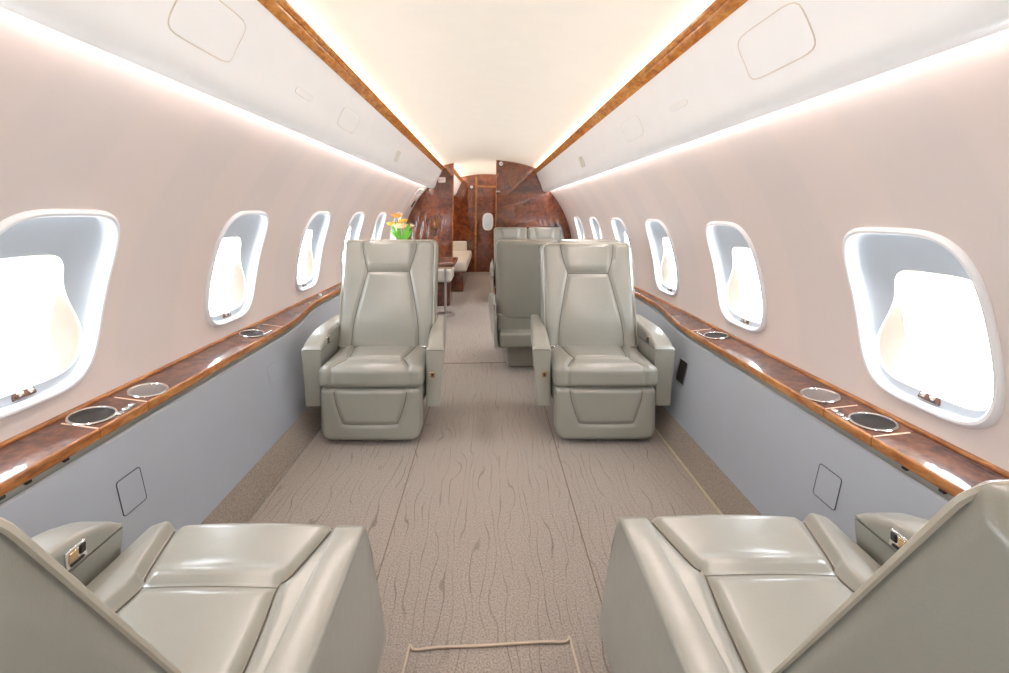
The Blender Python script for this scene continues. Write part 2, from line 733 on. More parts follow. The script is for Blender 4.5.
def build_lower(side):
    nm = side_name(side)
    # grey lower panel
    mb = MB()
    rings = []
    for y in rng(Y0, Y1, 0.1):
        xt = x_front(y) - 0.004
        rings.append([W(side * (xt + 0.03), y, LT - 0.022 + TILT * (xt - 1.054)), W(side * (xt + 0.022), y, -0.650 + TILT * (xt - 1.054))] + [W(side * lerp(xt, 0.958, t), y, lerp(-0.655 + TILT * (xt - 1.054), -1.05, t)) for t in (0, 0.25, 0.5, 0.75, 1.0)])
    mb.loft(rings, closed=False)
    low = mb.build('wall_lower_' + nm, M['panel'])
    tag(low, kind='structure')

    def lp(y, v, off=0.0):
        xt = x_front(y) - 0.004
        a = Vector(W(side * lerp(xt, 0.958, v), y, lerp(-0.655 + TILT * (xt - 1.054), -1.05, v)))
        return a + Vector((-side, 0, -0.2)).normalized() * off

    def rrect(y0, y1, v0, v1, r, k=5):
        # r in metres; v scale about 0.4 m
        pts = []
        rv = r / 0.41
        for (cy, cv, a0) in ((y1 - r, v1 - rv, 0), (y0 + r, v1 - rv, 90), (y0 + r, v0 + rv, 180), (y1 - r, v0 + rv, 270)):
            for i in range(k + 1):
                a = R(a0 + 90 * i / k)
                pts.append((cy + r * math.cos(a), cv + rv * math.sin(a)))
        return pts
    hatches = [(1.24, 1.322, 0.265, 0.50)] if side > 0 else [(1.195, 1.275, 0.265, 0.50)]
    if side < 0:
        hatches.append((2.02, 2.12, 0.20, 0.42))
    for (a, b, v0, v1) in hatches:
        pts = rrect(a, b, v0, v1, 0.008)
        mb = MB()
        mb.loft([[lp(p[0], p[1], -0.001) for p in pts], [lp(p[0], p[1], 0.0015) for p in pts]], True, cap1=True)
        pan = mb.build('access_panel', M['panel'], low)
        mb = MB()
        mb.tube([lp(p[0], p[1], 0.001) for p in pts], 0.0014 if b < 2 else 0.0006, 6, closed=True)
        mb.build('panel_gap', M['panel_seam'] if b < 2 else M['channel'], pan)
    if side > 0:
        pts = rrect(2.19, 2.28, 0.255, 0.555, 0.006)
        mb = MB()
        mb.loft([[lp(p[0], p[1], -0.001) for p in pts], [lp(p[0], p[1], 0.004) for p in pts],
                 [lp(lerp(p[0], 2.235, 0.14), lerp(p[1], 0.405, 0.08), 0.004) for p in pts]], True)
        fr = mb.build('recess_frame', M['silver'], low)
        mb = MB()
        mb.loft([[lp(lerp(p[0], 2.235, 0.12), lerp(p[1], 0.405, 0.07), 0.0025) for p in pts]] * 1 + [[lp(lerp(p[0], 2.235, 0.5), lerp(p[1], 0.405, 0.5), 0.0022) for p in pts]], True, cap1=True)
        mb.build('recess', M['dark'], fr)
    # carpeted kick plinth with pale edge strip
    mb = MB()
    prof = [(0.960, -1.045), (0.955, -1.052), (0.935, -1.085), (0.912, -1.12), (0.892, -1.152)]
    mb.loft([[W(side * x, y, e) for x, e in prof] for y in rng(Y0, Y1, 1.0)], closed=False)
    bb = mb.build('baseboard_' + nm, M['plinth'])
    tag(bb, kind='structure')
    mb = MB()
    pr = [(0.895, -1.152), (0.897, -1.141), (0.890, -1.139), (0.886, -1.152)]
    mb.loft([[W(side * x, y, e) for x, e in pr] for y in (0.4, 2.5)], True, True, True)
    mb.build('edge_strip', M['strip'] if side > 0 else M['plinth'], bb)
    # ---- ledge: a thing with its parts
    led = empty('side_ledge', (side * 1.1, 1.5, EYE + LT))
    tag(led, 'glossy brown burl wood side ledge under the windows along the %s cabin wall' % nm, 'ledge')

    def part(mbx, name, mat, parent=led):
        o = mbx.build(name, mat)
        o.parent = parent
        o.matrix_parent_inverse = Matrix.Translation(Vector((-side * 1.1, -1.5, -(EYE + LT)))) if parent is led else Matrix.Identity(4)
        return o
    g = 0.0016
    cuts = [Y0, 0.933, 1.18, 1.348, 2.06, 2.235, 3.6, YB]
    for a, b in zip(cuts[:-1], cuts[1:]):
        a, b = a + g, b - g
        mb = MB()
        rings = []
        for y in rng(a, b, 0.08):
            xf = x_front(y)
            pr = [(xf + 0.004, LT), (xf + 0.05, LT), (1.13, LT), (1.172, LT), (1.21, LT), (1.21, LT - 0.02), (xf + 0.01, LT - 0.02)]
            if xf > 1.075:
                pr = [(xf + 0.004, LT), (xf + 0.02, LT), (xf + 0.035, LT), (1.185, LT), (1.21, LT), (1.21, LT - 0.02), (xf + 0.01, LT - 0.02)]
            rings.append([LW(side, x, y, e) for x, e in pr])
        mb.loft(rings, True, True, True)
        part(mb, 'wood_top', M['burl'])
        mb = MB()
        rings = []
        for y in rng(a, b, 0.08):
            xf = x_front(y)
            pr = [(xf + 0.006, LT + 0.0005), (xf + 0.002, LT - 0.001), (xf, LT - 0.004), (xf, LT - 0.026), (xf + 0.003, LT - 0.030), (xf + 0.012, LT - 0.030), (xf + 0.012, LT - 0.004)]
            rings.append([LW(side, x, y, e) for x, e in pr])
        mb.loft(rings, True, True, True)
        part(mb, 'front_edge', M['burl_edge'])
    # back rail along the wall
    mb = MB()
    pr = [(1.185, LT - 0.002), (1.185, LT + 0.004), (1.188, LT + 0.007), (1.21, LT + 0.007), (1.21, LT - 0.002)]
    mb.loft([[LW(side, x, y, e) for x, e in pr] for y in rng(Y0, YB, 0.5)], True, True, True)
    part(mb, 'back_rail', M['burl_edge'])
    mb = MB()
    for xx in (1.1715, 1.1825):
        mb.box(xx - 0.0016, xx + 0.0016, Y0, YB, LT - 0.001, LT + 0.0006, fn=lambda x, yy, e: LW(side, x, yy, e))
    part(mb, 'rail_groove', M['dark_wood'])
    # metal channel under the front edge
    mb = MB()
    rings = []
    for y in rng(Y0, YB, 0.1):
        xf = x_front(y)
        pr = [(xf + 0.014, LT - 0.026), (xf + 0.010, LT - 0.034), (xf + 0.008, LT - 0.056), (xf + 0.03, LT - 0.056), (xf + 0.03, LT - 0.026)]
        rings.append([LW(side, x, y, e) for x, e in pr])
    mb.loft(rings, True, True, True)
    part(mb, 'metal_channel', M['channel'])
    for y in (0.945, 1.0, 1.09):
        mb = MB()
        mb.rbox((0, 0, 0), (0.005, 0.007, 0.004), 0.003, (2, 3, 2), fn=lambda a, b, c, d, e_, f_, y=y: LW(side, x_front(y) + 0.006 + a, y + b, LT - 0.034 + c))
        part(mb, 'clip', M['black'])
    # pale inlay strips at two joints
    for y in (1.18, 1.348, 2.235):
        mb = MB()
        mb.box(x_front(y) + 0.006, 1.165, y - 0.0025, y + 0.0025, LT - 0.002, LT + 0.0006, fn=lambda x, yy, e: LW(side, x, yy, e))
        part(mb, 'inlay_strip', M['inlay'])
    # drink holders and dish
    for y, x in (((1.247, 1.122), (2.12, 1.130)) if side > 0 else ((1.232, 1.128), (2.07, 1.130))):
        f = lambda p: LW(side, p[0], p[1], p[2])
        mb = MB()
        mb.lathe([(0.045, LT + 0.0005), (0.0545, LT + 0.001), (0.056, LT + 0.0035), (0.054, LT + 0.0055), (0.050, LT + 0.0055), (0.0485, LT + 0.003), (0.047, LT - 0.01), (0.045, LT + 0.0005)], (x, y, 0), 48, ax=f, capb=False, capt=False)
        ch = part(mb, 'cup_holder', M['chrome'])
        mb = MB()
        mb.lathe([(0.0485, LT + 0.0032), (0.046, LT + 0.0012), (0.02, LT + 0.0008), (0.001, LT + 0.0008)], (x, y, 0), 48, ax=f, capb=False)
        w = mb.build('well', M['dark'], ch)
        for k in range(3 if y < 2 else 4):
            yy = y + 0.030 + 0.026 * k if y < 2 else y + 0.015 + 0.02 * k
            xx = x - 0.053 + 0.004 * k if y < 2 else x - 0.056
            mb = MB()
            mb.rbox((0, 0, 0), (0.0065 if y < 2 else 0.005, 0.0085 if y < 2 else 0.005, 0.0035), 0.003, (2, 2, 1), fn=lambda a, b, c, d, e_, f_: LW(side, xx + a, yy + b, LT + 0.002 + c))
            part(mb, 'push_button', M['chrome'])
    f = lambda p: LW(side, p[0], p[1], p[2])
    mb = MB()
    x, y = 1.112, (1.432 if side > 0 else 1.415)
    mb.lathe([(0.046, LT + 0.0004), (0.054, LT + 0.0005), (0.055, LT + 0.003), (0.0535, LT + 0.005), (0.049, LT + 0.005), (0.047, LT + 0.002), (0.046, LT + 0.0004)], (x, y, 0), 48, ax=f, capb=False, capt=False)
    di = part(mb, 'dish_rim', M['chrome'])
    mb = MB()
    mb.lathe([(0.0475, LT + 0.003), (0.044, LT + 0.0012), (0.001, LT + 0.0012)], (x, y, 0), 48, ax=f, capb=False)
    mb.build('dish', M['silver'], di)
    if side < 0:
        mb = MB()
        mb.lathe([(0.011, 0.0), (0.011, 0.010), (0.008, 0.014)], (1.165, 3.0, LT), 16, ax=f)
        part(mb, 'knob', M['white'])
    return led


for s in (-1, 1):
    build_lower(s)

# ------------------------------------------------------------------ floor
mb = MB()
xs = rng(-1.05, 1.05, 0.5)
mb.loft([[(x, y, 0.0) for x in xs] for y in rng(Y0, Y1, 1.0)], closed=False)
fl = mb.build('floor', M['carpet'])
tag(fl, kind='structure')
mb = MB()
for x in (-0.348, 0.335):
    mb.tube([(x, y, 0.0) for y in rng(0.6, 3.3, 0.6)], 0.0022, 6)
mb.tube([(x, 3.3 + 0.01 * math.sin(6 * x), 0.0) for x in rng(-0.35, 0.35, 0.05)], 0.0032, 6)
mb.build('carpet_joint', simple('carpet_joint', (112, 96, 82), 0.95), fl)
mb = MB()
hx0, hx1, hy = -0.212, 0.225, 1.14
mb.tube(catmull([(hx0 - 0.02, 0.55, 0.0), (hx0, hy - 0.05, 0.002), (hx0 + 0.03, hy - 0.012, 0.004), (0, hy, 0.004), (hx1 - 0.03, hy + 0.008, 0.004), (hx1, hy - 0.03, 0.002), (hx1 + 0.03, 0.55, 0.0)], 6), 0.0032, 6)
mb.build('floor_hatch_rim', simple('hatch_rim', (176, 160, 142), 0.95), fl)


# ------------------------------------------------------------------ overhead: ceiling, trims, bins
def ceil_e(x):
    return 0.757 - 0.235 * x * x


mb = MB()
cx = [(-0.80 + 1.6 * i / 40) for i in range(41)]
prof = [(x, ceil_e(x)) for x in cx]
prof = [(-0.858, 0.335), (-0.852, 0.46), (-0.84, 0.55)] + prof + [(0.84, 0.55), (0.852, 0.46), (0.858, 0.335)]
mb.loft([[W(x, y, e) for x, e in prof] for y in rng(Y0, Y1, 1.0)], closed=False)
o = mb.build('ceiling', M['ceiling'])
tag(o, kind='structure')

TRIM = [(0.668, 0.580), (0.660, 0.588), (0.646, 0.601), (0.643, 0.607), (0.640, 0.606), (0.629, 0.617), (0.626, 0.622), (0.632, 0.626), (0.672, 0.594)]
tn = 0
for s, ya, yb, dx in ((-1, Y0, YB, 0), (1, Y0, YB, 0), (-1, YB + 0.035, Y1, 0.13)):
    tn += 1
    mb = MB()
    mb.loft([[W(s * (x - dx), y, e) for x, e in TRIM] for y in rng(ya, yb, 1.0)], True, True, True)
    tag(mb.build('trim_%d' % tn, M['trim'], angle=25), kind='structure')

BINF = [(v.x, v.y) for v in catmull([(0.668, 0.584, 0), (0.700, 0.505, 0), (0.732, 0.435, 0), (0.752, 0.375, 0), (0.768, 0.342, 0), (0.785, 0.325, 0), (0.804, 0.319, 0), (0.820, 0.318, 0)], 6)]


def bin_face(s, y, t, off=0.0):
    """t = 0 at the wood trim, 1 at the lower rounded corner"""
    n = 30
    q = t * n
    i = min(n - 1, int(q))
    a, b = BINF[i], BINF[i + 1]
    f = q - i
    x, e = lerp(a[0], b[0], f), lerp(a[1], b[1], f)
    tx, te = b[0] - a[0], b[1] - a[1]
    L = math.hypot(tx, te)
    nx, ne = te / L, -tx / L      # towards the aisle and down
    return W(s * (x + nx * off), y, e + ne * off)


def patch(fn, y0, y1, t0, t1, n=5.0, off=0.0015, k=56):
    yc, tc = (y0 + y1) / 2, (t0 + t1) / 2
    hy, ht = (y1 - y0) / 2, (t1 - t0) / 2
    base = [(sup_r(2 * PI * i / k, se(1, 1, n)) if False else None) for i in range(0)]
    pts = []
    for i in range(k):
        a = 2 * PI * i / k
        c, s_ = math.cos(a), math.sin(a)
        r = (abs(c) ** n + abs(s_) ** n) ** (-1 / n)
        pts.append((c * r, s_ * r))
    mbx = MB()
    rings = [[fn(yc + hy * p[0], tc + ht * p[1], -0.001) for p in pts]]
    for sc_ in (1.0, 0.985, 0.75, 0.5, 0.25, 0.02):
        o_ = off if sc_ < 0.99 else off * 0.5
        rings.append([fn(yc + hy * p[0] * sc_, tc + ht * p[1] * sc_, o_) for p in pts])
    mbx.loft(rings, True, cap1=True)
    edge = [fn(yc + hy * p[0], tc + ht * p[1], 0.0006) for p in pts]
    return mbx, edge


def build_bin(s, ya, yb, label, full=True, dx=0.0):
    mb = MB()
    pr = BINF + [(0.822, 0.325), (0.815, 0.37), (0.785, 0.43), (0.705, 0.55), (0.690, 0.575)]
    mb.loft([[W(s * (x - dx), y, e) for x, e in pr] for y in rng(ya, yb, 0.7)], True, True, True)
    root = mb.build('overhead_bin', M['bin'])
    tag(root, label, 'overhead bin')
    if not full:
        return root
    fn = lambda y, t, off: bin_face(s, y, t, off)
    for (a, b, t0, t1, r) in (((0.985, 1.235) if s > 0 else (0.975, 1.22)) + (0.17, 0.52, 0.0018), (2.07, 2.33, 0.22, 0.5, 0.0010)):
        m2, ed = patch(fn, a, b, t0, t1, 6.0, 0.0012)
        d = m2.build('access_door', M['bin'], root)
        m3 = MB()
        m3.tube(ed, r, 6, closed=True)
        m3.build('seam', M['bin_seam'], d)
    m2, ed = patch(fn, 1.60, 1.755, 0.34, 0.42, 4.0, 0.003)
    m2.build('reading_light', M['lens'], root)
    m2, ed = patch(fn, 3.35, 3.47, 0.30, 0.56, 6.0, 0.003)
    m2.build('air_vent', M['vent'], root)
    return root


build_bin(-1, Y0, YB - 0.003, 'long white overhead bin above the left windows with a small sign at its end')
build_bin(1, Y0, YB - 0.003, 'long white overhead bin above the right windows ending at the wood partition')
build_bin(-1, YB + 0.045, Y1 - 0.003, 'short white overhead bin seen through the doorway behind the left partition', full=False, dx=0.13)


# ------------------------------------------------------------------ partitions and front wall
def section(x0, x1):
    """outline of the cabin section between x0 and x1 (bottom corner first)"""
    top = []
    n = 40
    for i in range(n + 1):
        x = lerp(x0, x1, i / n)
        top.append((x, top_e(x)))
    return top


def top_e(x):
    ax = abs(x)
    if ax < 0.80:
        return ceil_e(ax) + 0.012
    e = CEN + math.sqrt(max(0.0, 1.212 ** 2 - ax * ax))
    return min(e + 0.0, ceil_e(0.8) + 0.012)


def panel_wall(name, x0, x1, y, th, mat, z_low=-1.19):
    mb = MB()
    top = section(x0, x1)
    mb.loft([[W(x, y, e) for x, e in top] + [(W(top[-1][0], y, z_low)), W(top[0][0], y, z_low)],
             [W(x, y + th, e) for x, e in top] + [(W(top[-1][0], y + th, z_low)), W(top[0][0], y + th, z_low)]], True, True, True)
    o = mb.build(name, mat, angle=20)
    tag(o, kind='structure')
    return o


pl = panel_wall('wall_partition_left', -1.21, -0.515, YB, 0.035, M['burl_wall'])
pr_ = panel_wall('wall_partition_right', 0.105, 1.21, YB, 0.035, M['burl_wall'])
for par, x in ((pl, -0.511), (pr_, 0.101)):
    mb = MB()
    mb.box(x - 0.006, x + 0.006, YB - 0.004, YB + 0.038, -1.15, top_e(x), fn=lambda a, b, c: W(a, b, c) if True else None)
    mb.build('door_jamb', M['burl_edge'], par)
fw = panel_wall('wall_front', -1.21, 1.21, Y1, 0.03, M['burl_wall'])
# pocket door in the front wall
mb = MB()
mb.box(-0.225, 0.16, Y1 - 0.02, Y1, -1.15, 0.50, fn=W)
dr = mb.build('door_1', M['dark_wood'])
tag(dr, kind='structure')
mb = MB()
mb.box(-0.265, -0.228, Y1 - 0.035, Y1, -1.15, 0.70, fn=W)
mb.build('door_post', M['burl_edge'], dr)
mb = MB()
mb.box(-0.225, 0.16, Y1 - 0.03, Y1 - 0.002, 0.50, 0.53, fn=W)
mb.build('door_header', M['burl_edge'], dr)


def oval(mbx, c, hy, hz, y, w, d):
    k = 40
    def ring(sc_, yy):
        out = []
        for i in range(k):
            a = 2 * PI * i / k
            cc, ss = math.cos(a), math.sin(a)
            r = (abs(cc) ** 3 + abs(ss) ** 3) ** (-1 / 3)
            out.append(W(c[0] + (hy + w * sc_) * cc * r, yy, c[1] + (hz + w * sc_) * ss * r))
        return out
    mbx.loft([ring(1, y), ring(0.8, y - d), ring(0.2, y - d), ring(0, y)], True)
    return ring(0.1, y - 0.004)


mb = MB()
rg = oval(mb, (0.0, -0.17), 0.07, 0.135, Y1 - 0.02, 0.035, 0.02)
mb.build('door_window_frame', M['white'], dr)
mb = MB()
i = mb.add(rg)
mb.f.append(tuple(i))
mb.build('door_window_pane', simple('pale_pane', (196, 214, 232), 0.1), dr)  # bright window light painted as a pale blue colour; no opening behind
# round ceiling-height fixtures
for (x, e, y, lab) in ((0.165, 0.705, YB, 'small white round fixture with red centre at top of the right wood partition'),
                       (-0.335, 0.50, Y1, 'small white round fixture on the far wood wall left of the door')):
    t = empty('smoke_detector', W(x, y, e))
    tag(t, lab, 'detector')
    mb = MB()
    mb.lathe([(0.001, 0.0), (0.028, 0.0), (0.028, 0.010), (0.020, 0.016), (0.001, 0.016)], (0, 0, 0), 24, ax=lambda p: (p[0], -p[2], p[1]))
    mb.build('housing', M['white'], t)
    mb = MB()
    mb.lathe([(0.001, 0.0), (0.010, 0.0), (0.010, 0.019), (0.001, 0.020)], (0, 0, 0), 16, ax=lambda p: (p[0], -p[2], p[1]))
    mb.build('centre', M['red'] if y == YB else M['grey'], t)
# latch on the right partition
t = empty('door_latch', W(0.135, YB, 0.31))
tag(t, 'small metal latch on the edge of the right wood partition', 'latch')
mb = MB()
mb.rbox((0, -0.006, 0), (0.028, 0.007, 0.010), 0.004, (3, 2, 2))
mb.build('plate', M['silver'], t)
mb = MB()
mb.rbox((-0.012, -0.016, 0.002), (0.010, 0.006, 0.006), 0.003, (2, 2, 2))
mb.build('catch', M['chrome'], t)


# signs near the left partition
def text_mesh(txt, size, name, mat, parent, mtx):
    cu = bpy.data.curves.new('lettering', 'FONT')
    cu.body = txt
    cu.size = size
    cu.align_x = 'CENTER'
    cu.align_y = 'CENTER'
    cu.extrude = 0.0006
    tmp = bpy.data.objects.new('lettering', cu)
    COL.objects.link(tmp)
    dg = bpy.context.evaluated_depsgraph_get()
    me = bpy.data.meshes.new_from_object(tmp.evaluated_get(dg))
    bpy.data.objects.remove(tmp)
    me.transform(mtx)
    me.materials.clear()
    me.materials.append(mat)
    o = bpy.data.objects.new(name, me)
    COL.objects.link(o)
    o.parent = parent
    return o


px = W(-0.655, YB - 0.12, 0.44)
t = empty('exit_sign', px)
tag(t, 'small white exit sign on the inner end of the left overhead bin', 'sign')
mb = MB()
mb.rbox((0, 0, 0), (0.050, 0.012, 0.036), 0.005, (3, 2, 3))
mb.build('plate', M['sign'], t)
text_mesh('EXIT', 0.042, 'lettering', M['red'], t, Matrix.Translation((0, -0.0125, 0)) @ Matrix.Rotation(R(90), 4, 'X'))

t = empty('emergency_handle_panel', (0, 0, 0))
tag(t, 'pale emergency exit handle panel with black grip on left wall beside wood partition', 'handle panel')


def wl(y, e, off):
    return wall_pt(-1, y, e, -off)


m2, ed = patch(wl, 5.58, 6.02, -0.02, 0.30, 7.0, 0.012)
m2.build('panel', M['cloth'], t)
m2, ed = patch(lambda y, e, o_: wl(y, e, o_ + 0.012), 5.80, 5.91, 0.20, 0.275, 6.0, 0.002)
q = m2.build('placard', M['sign'], t)
mb = MB()
for e in (0.222, 0.250):
    mb.loft([[wl(y, e + d, 0.0155) for y in (5.82, 5.855, 5.89)] for d in (-0.006, 0.006)], closed=False)
mb.build('printed_line', M['grey'], q)
m2, ed = patch(lambda y, e, o_: wl(y, e, o_ + 0.012), 5.68, 5.74, 0.02, 0.19, 5.0, 0.004)
m2.build('slot', simple('slot_tan', (206, 172, 138), 0.5), t)
m2, ed = patch(lambda y, e, o_: wl(y, e, o_ + 0.012), 5.82, 5.88, 0.06, 0.15, 5.0, 0.012)
m2.build('grip', M['black'], t)

# rear wall of the cabin behind the viewer
mb = MB()
top = section(-1.21, 1.21)
mb.loft([[W(x, Y0 - 0.03, e) for x, e in top] + [W(1.21, Y0 - 0.03, -1.19), W(-1.21, Y0 - 0.03, -1.19)],
         [W(x, Y0, e) for x, e in top] + [W(1.21, Y0, -1.19), W(-1.21, Y0, -1.19)]], True, True, True)
tag(mb.build('wall_back', M['cloth']), kind='structure')


# ------------------------------------------------------------------ seats
def seg_d(p, a, b):
    ax, ay = a
    bx, by = b
    dx, dy = bx - ax, by - ay
    L = dx * dx + dy * dy
    t = 0 if L == 0 else max(0, min(1, ((p[0] - ax) * dx + (p[1] - ay) * dy) / L))
    return math.hypot(p[0] - ax - t * dx, p[1] - ay - t * dy)


def poly_d(p, lines):
    return min(seg_d(p, a, b) for ln in lines for a, b in zip(ln[:-1], ln[1:]))


def groove(d, w=0.012):
    return math.exp(-(d / w) ** 2)


def smooth2(pts, k=5):
    return [(v.x, v.y) for v in catmull([(p[0], p[1], 0) for p in pts], k)]


def make_seat(out, bols=0.006, hc=0.26, hb=0.27, depth=0.42, crease=0.125, recline=12.0, blen=0.64, back_y=0.30, aisle_arm='up', out_arm=True, arm_w=0.10,
              detail=True, top_in=0.0, arm_gap=0.0, rb=0.034):
    """seat in its own frame: faces -y, cushion lip at y=0; out = +1/-1 side of the wall"""
    root = empty('cabin_seat')
    L, LB = M['leather'], M['leather_back']
    kd = back_y / 0.30
    res = 1.0 if detail else 0.4

    def n3(a, b, c):
        return (max(3, int(a * res)), max(3, int(b * res)), max(3, int(c * res)))
    k = hc / 0.26
    # cushion
    cr_lines = [[(-0.137 * k, crease), (0.137 * k, crease)]]
    side_l = []
    for s in (-1, 1):
        side_l.append(smooth2([(s * 0.190 * k, -0.03), (s * 0.186 * k, 0.02), (s * 0.152 * k, crease * 0.82), (s * 0.137 * k, crease), (s * 0.152 * k, crease + 0.07 * kd), (s * 0.182 * k, depth)]))
    lines = cr_lines + side_l
    sl = side_l[1]

    def seam_x(y):
        for a, b in zip(sl[:-1], sl[1:]):
            if a[1] <= y <= b[1]:
                return lerp(a[0], b[0], (y - a[1]) / max(1e-6, b[1] - a[1]))
        return sl[0][0] if y < sl[0][1] else sl[-1][0]
    ztop, th = 0.392, 0.105
    rc = 0.030 if bols < 0.01 else 0.020

    def cush(x, y, z, nx, ny, nz):
        d = poly_d((x, y), lines)
        tw = max(0.0, nz)
        fx = max(0.0, -ny)
        u = x / hc
        crown = 0.012 * (1 - u * u) * tw
        puff = 0.007 * math.exp(-((y - (crease - 0.022)) / 0.020) ** 2) * (1 if abs(x) < 0.137 * k else 0.0) * tw
        gz = -0.010 * groove(d) * tw
        # roll-over of the outer bolsters
        bol = -0.012 * max(0, abs(u) - 0.8) / 0.2 * tw if x * out > 0 or bols < 0.01 else 0.0
        xe = seam_x(y)
        bol += (bols if x * out > 0 or bols < 0.01 else 0.006) * sstep(xe + 0.002, xe + 0.024, abs(x)) * tw
        rise = 0.0
        fy = 0.010 * (1 - u * u) * fx - 0.007 * fx * groove(min(abs(abs(x) - 0.190 * k), 1)) * 1.0
        return (x, y - fy, z + crown + puff + gz + bol + rise)
    mb = MB()
    mb.rbox((0, depth / 2, ztop - th / 2), (hc, depth / 2, th / 2), rc, n3(88, 72, 5), fn=cush, m=5)
    cu = mb.build('seat_cushion', L, root, angle=60)

    def on_cush(x, y):
        u = x / hc
        z = ztop + 0.012 * (1 - u * u) - 0.0085
        ed = rc - y
        if ed > 0:
            z -= rc - math.sqrt(max(0, rc ** 2 - ed ** 2))
        return (x, y, z)
    mb = MB()
    for ln in lines:
        pts = [p for p in ln if p[1] >= 0.012]
        if len(ln) == 2:
            pts = [(lerp(ln[0][0], ln[1][0], i / 12), crease) for i in range(13)]
        mb.tube([on_cush(*p) for p in pts], 0.0019, 5)
    mb.build('seam', M['thread'], cu)
    # footrest
    flines = [smooth2([(s_ * 0.182 * k, 0.30), (s_ * 0.172 * k, 0.22), (s_ * 0.140 * k, 0.125), (s_ * 0.115 * k, 0.108), (0, 0.106)], 6) for s_ in (-1, 1)]
    hf = hc * 0.965

    def foot(x, y, z, nx, ny, nz):
        t = (z - 0.018) / 0.075
        if t < 1:
            lim = 1 - 0.20 * (1 - math.sqrt(max(0, 1 - (1 - max(0, t)) ** 2)))
            x = x * lim
        g = groove(poly_d((x, z), flines), 0.010)
        f_ = max(0, -ny)
        u = x / hf
        inner = 0.0
        y2 = y + f_ * (0.008 * g + 0.010 * u * u - 0.010) + 0.02 * (1 - (z - 0.02) / 0.27) * 0.3
        return (x, y2, z)
    mb = MB()
    mb.rbox((0, 0.055, 0.1515), (hf, 0.045, 0.1335), 0.028, n3(74, 4, 40), fn=foot, m=5)
    ft = mb.build('footrest', L, root, angle=60)
    mb = MB()
    for ln in flines:
        pts = []
        for (x, z) in ln:
            if z > 0.274:
                continue
            u = x / hf
            pts.append((x, 0.010 + 0.010 * u * u - 0.010 + 0.006 * (1 - (z - 0.02) / 0.27) + 0.0068, z))
        mb.tube(pts, 0.0017, 5)
    mb.build('seam', M['thread'], ft)
    # swivel base
    mb = MB()
    mb.rbox((0, 0.30, 0.09), (hc * 0.72, 0.20, 0.0895), 0.02, (3, 3, 3))
    mb.build('swivel_base', M['base_grey'], root)
    # seat pan under the cushion
    mb = MB()
    yb = back_y + 0.24
    mb.rbox((0, (0.09 + yb) / 2, 0.238), (hc * 0.99, (yb - 0.09) / 2, 0.052), 0.018, (4, 4, 3))
    mb.build('seat_pan', LB, root)
    # backrest, built upright then reclined about its pivot
    th = 0.135
    zp = 0.37
    ca, sa = math.cos(R(recline)), math.sin(R(recline))
    kb = hb / 0.27

    def rec(x, y, z):
        return (x, back_y + y * ca + z * sa, zp + z * ca - y * sa)
    hz = 0.70 * blen
    top = blen
    bl = [[(-0.118 * kb, hz), (0.118 * kb, hz)]]
    for s_ in (-1, 1):
        bl.append(smooth2([(s_ * 0.158 * kb, top), (s_ * 0.148 * kb, lerp(hz, top, 0.55)), (s_ * 0.118 * kb, hz)], 8))
        bl.append(smooth2([(s_ * 0.118 * kb, hz), (s_ * 0.146 * kb, hz * 0.72), (s_ * 0.176 * kb, hz * 0.36), (s_ * 0.184 * kb, hz * 0.12), (s_ * 0.180 * kb, 0.0)], 8))

    def front_y(x, z):
        u = x / hb
        v = z / top
        y = -0.012 * (1 - u ** 4)
        y += -0.016 * math.exp(-((v - 0.32) / 0.22) ** 2) * (1 - u * u)      # lumbar
        if z > hz:
            y += -0.012 * sstep(hz, hz + 0.05, z) * (1 - sstep(0.115, 0.16, abs(x) / kb))
        y += -0.010 * sstep(0.17, 0.25, abs(x) / kb) * (1 - sstep(0.9, 1.0, abs(u)))  # wings
        return y

    def back(x, y, z, nx, ny, nz):
        f_ = max(0, -ny)
        g = groove(poly_d((x, z), bl), 0.011) if f_ > 0.05 else 0
        y2 = y + f_ * (front_y(x, z) + 0.009 * g)
        b_ = max(0, ny)
        u = x / hb
        y2 -= b_ * 0.028 * abs(u) ** 5 + b_ * 0.018 * (z / top) ** 2
        w = 1.0 - top_in * (z / top) ** 2
        return rec(x * w, y2, z)
    mb = MB()
    mb.rbox((0, th / 2, blen / 2), (hb, th / 2, blen / 2), rb, n3(66, 4, 80), fn=back, m=6)
    bk = mb.build('backrest', L, root, angle=60)
    mb = MB()
    for ln in bl:
        pts = ln if len(ln) > 2 else [(lerp(ln[0][0], ln[1][0], i / 12), hz) for i in range(13)]
        tt = []
        for (x, z) in pts:
            if z > top - 0.012:
                continue
            ed = max(0, z - (top - rb))
            tt.append(rec(x * (1 - top_in * (z / top) ** 2), front_y(x, z) + 0.0072 + (rb - math.sqrt(max(0, rb ** 2 - ed * ed))), z))
        if len(tt) > 1:
            mb.tube(tt, 0.0019, 5)
    mb.build('seam', M['thread'], bk)
    # piping round the rear shell edge
    mb = MB()
    pts = []
    for i in range(15):
        pts.append((-hb + 0.009, lerp(0.02, top - rb - 0.02, i / 14)))
    for i in range(1, 7):
        a = R(180 - 90 * i / 6)
        pts.append((-hb + rb + 0.015 + (rb + 0.006) * math.cos(a), top - rb - 0.015 + (rb + 0.006) * math.sin(a)))
    pts += [(-p[0], p[1]) for p in pts[::-1]]
    mb.tube([rec(p[0] * (1 - top_in * (p[1] / top) ** 2), -0.007, p[1]) for p in pts], 0.0032, 6)
    mb.build('piping', M['piping'], bk)
    # lower rear shell
    mb = MB()
    y0s = back_y + 0.004
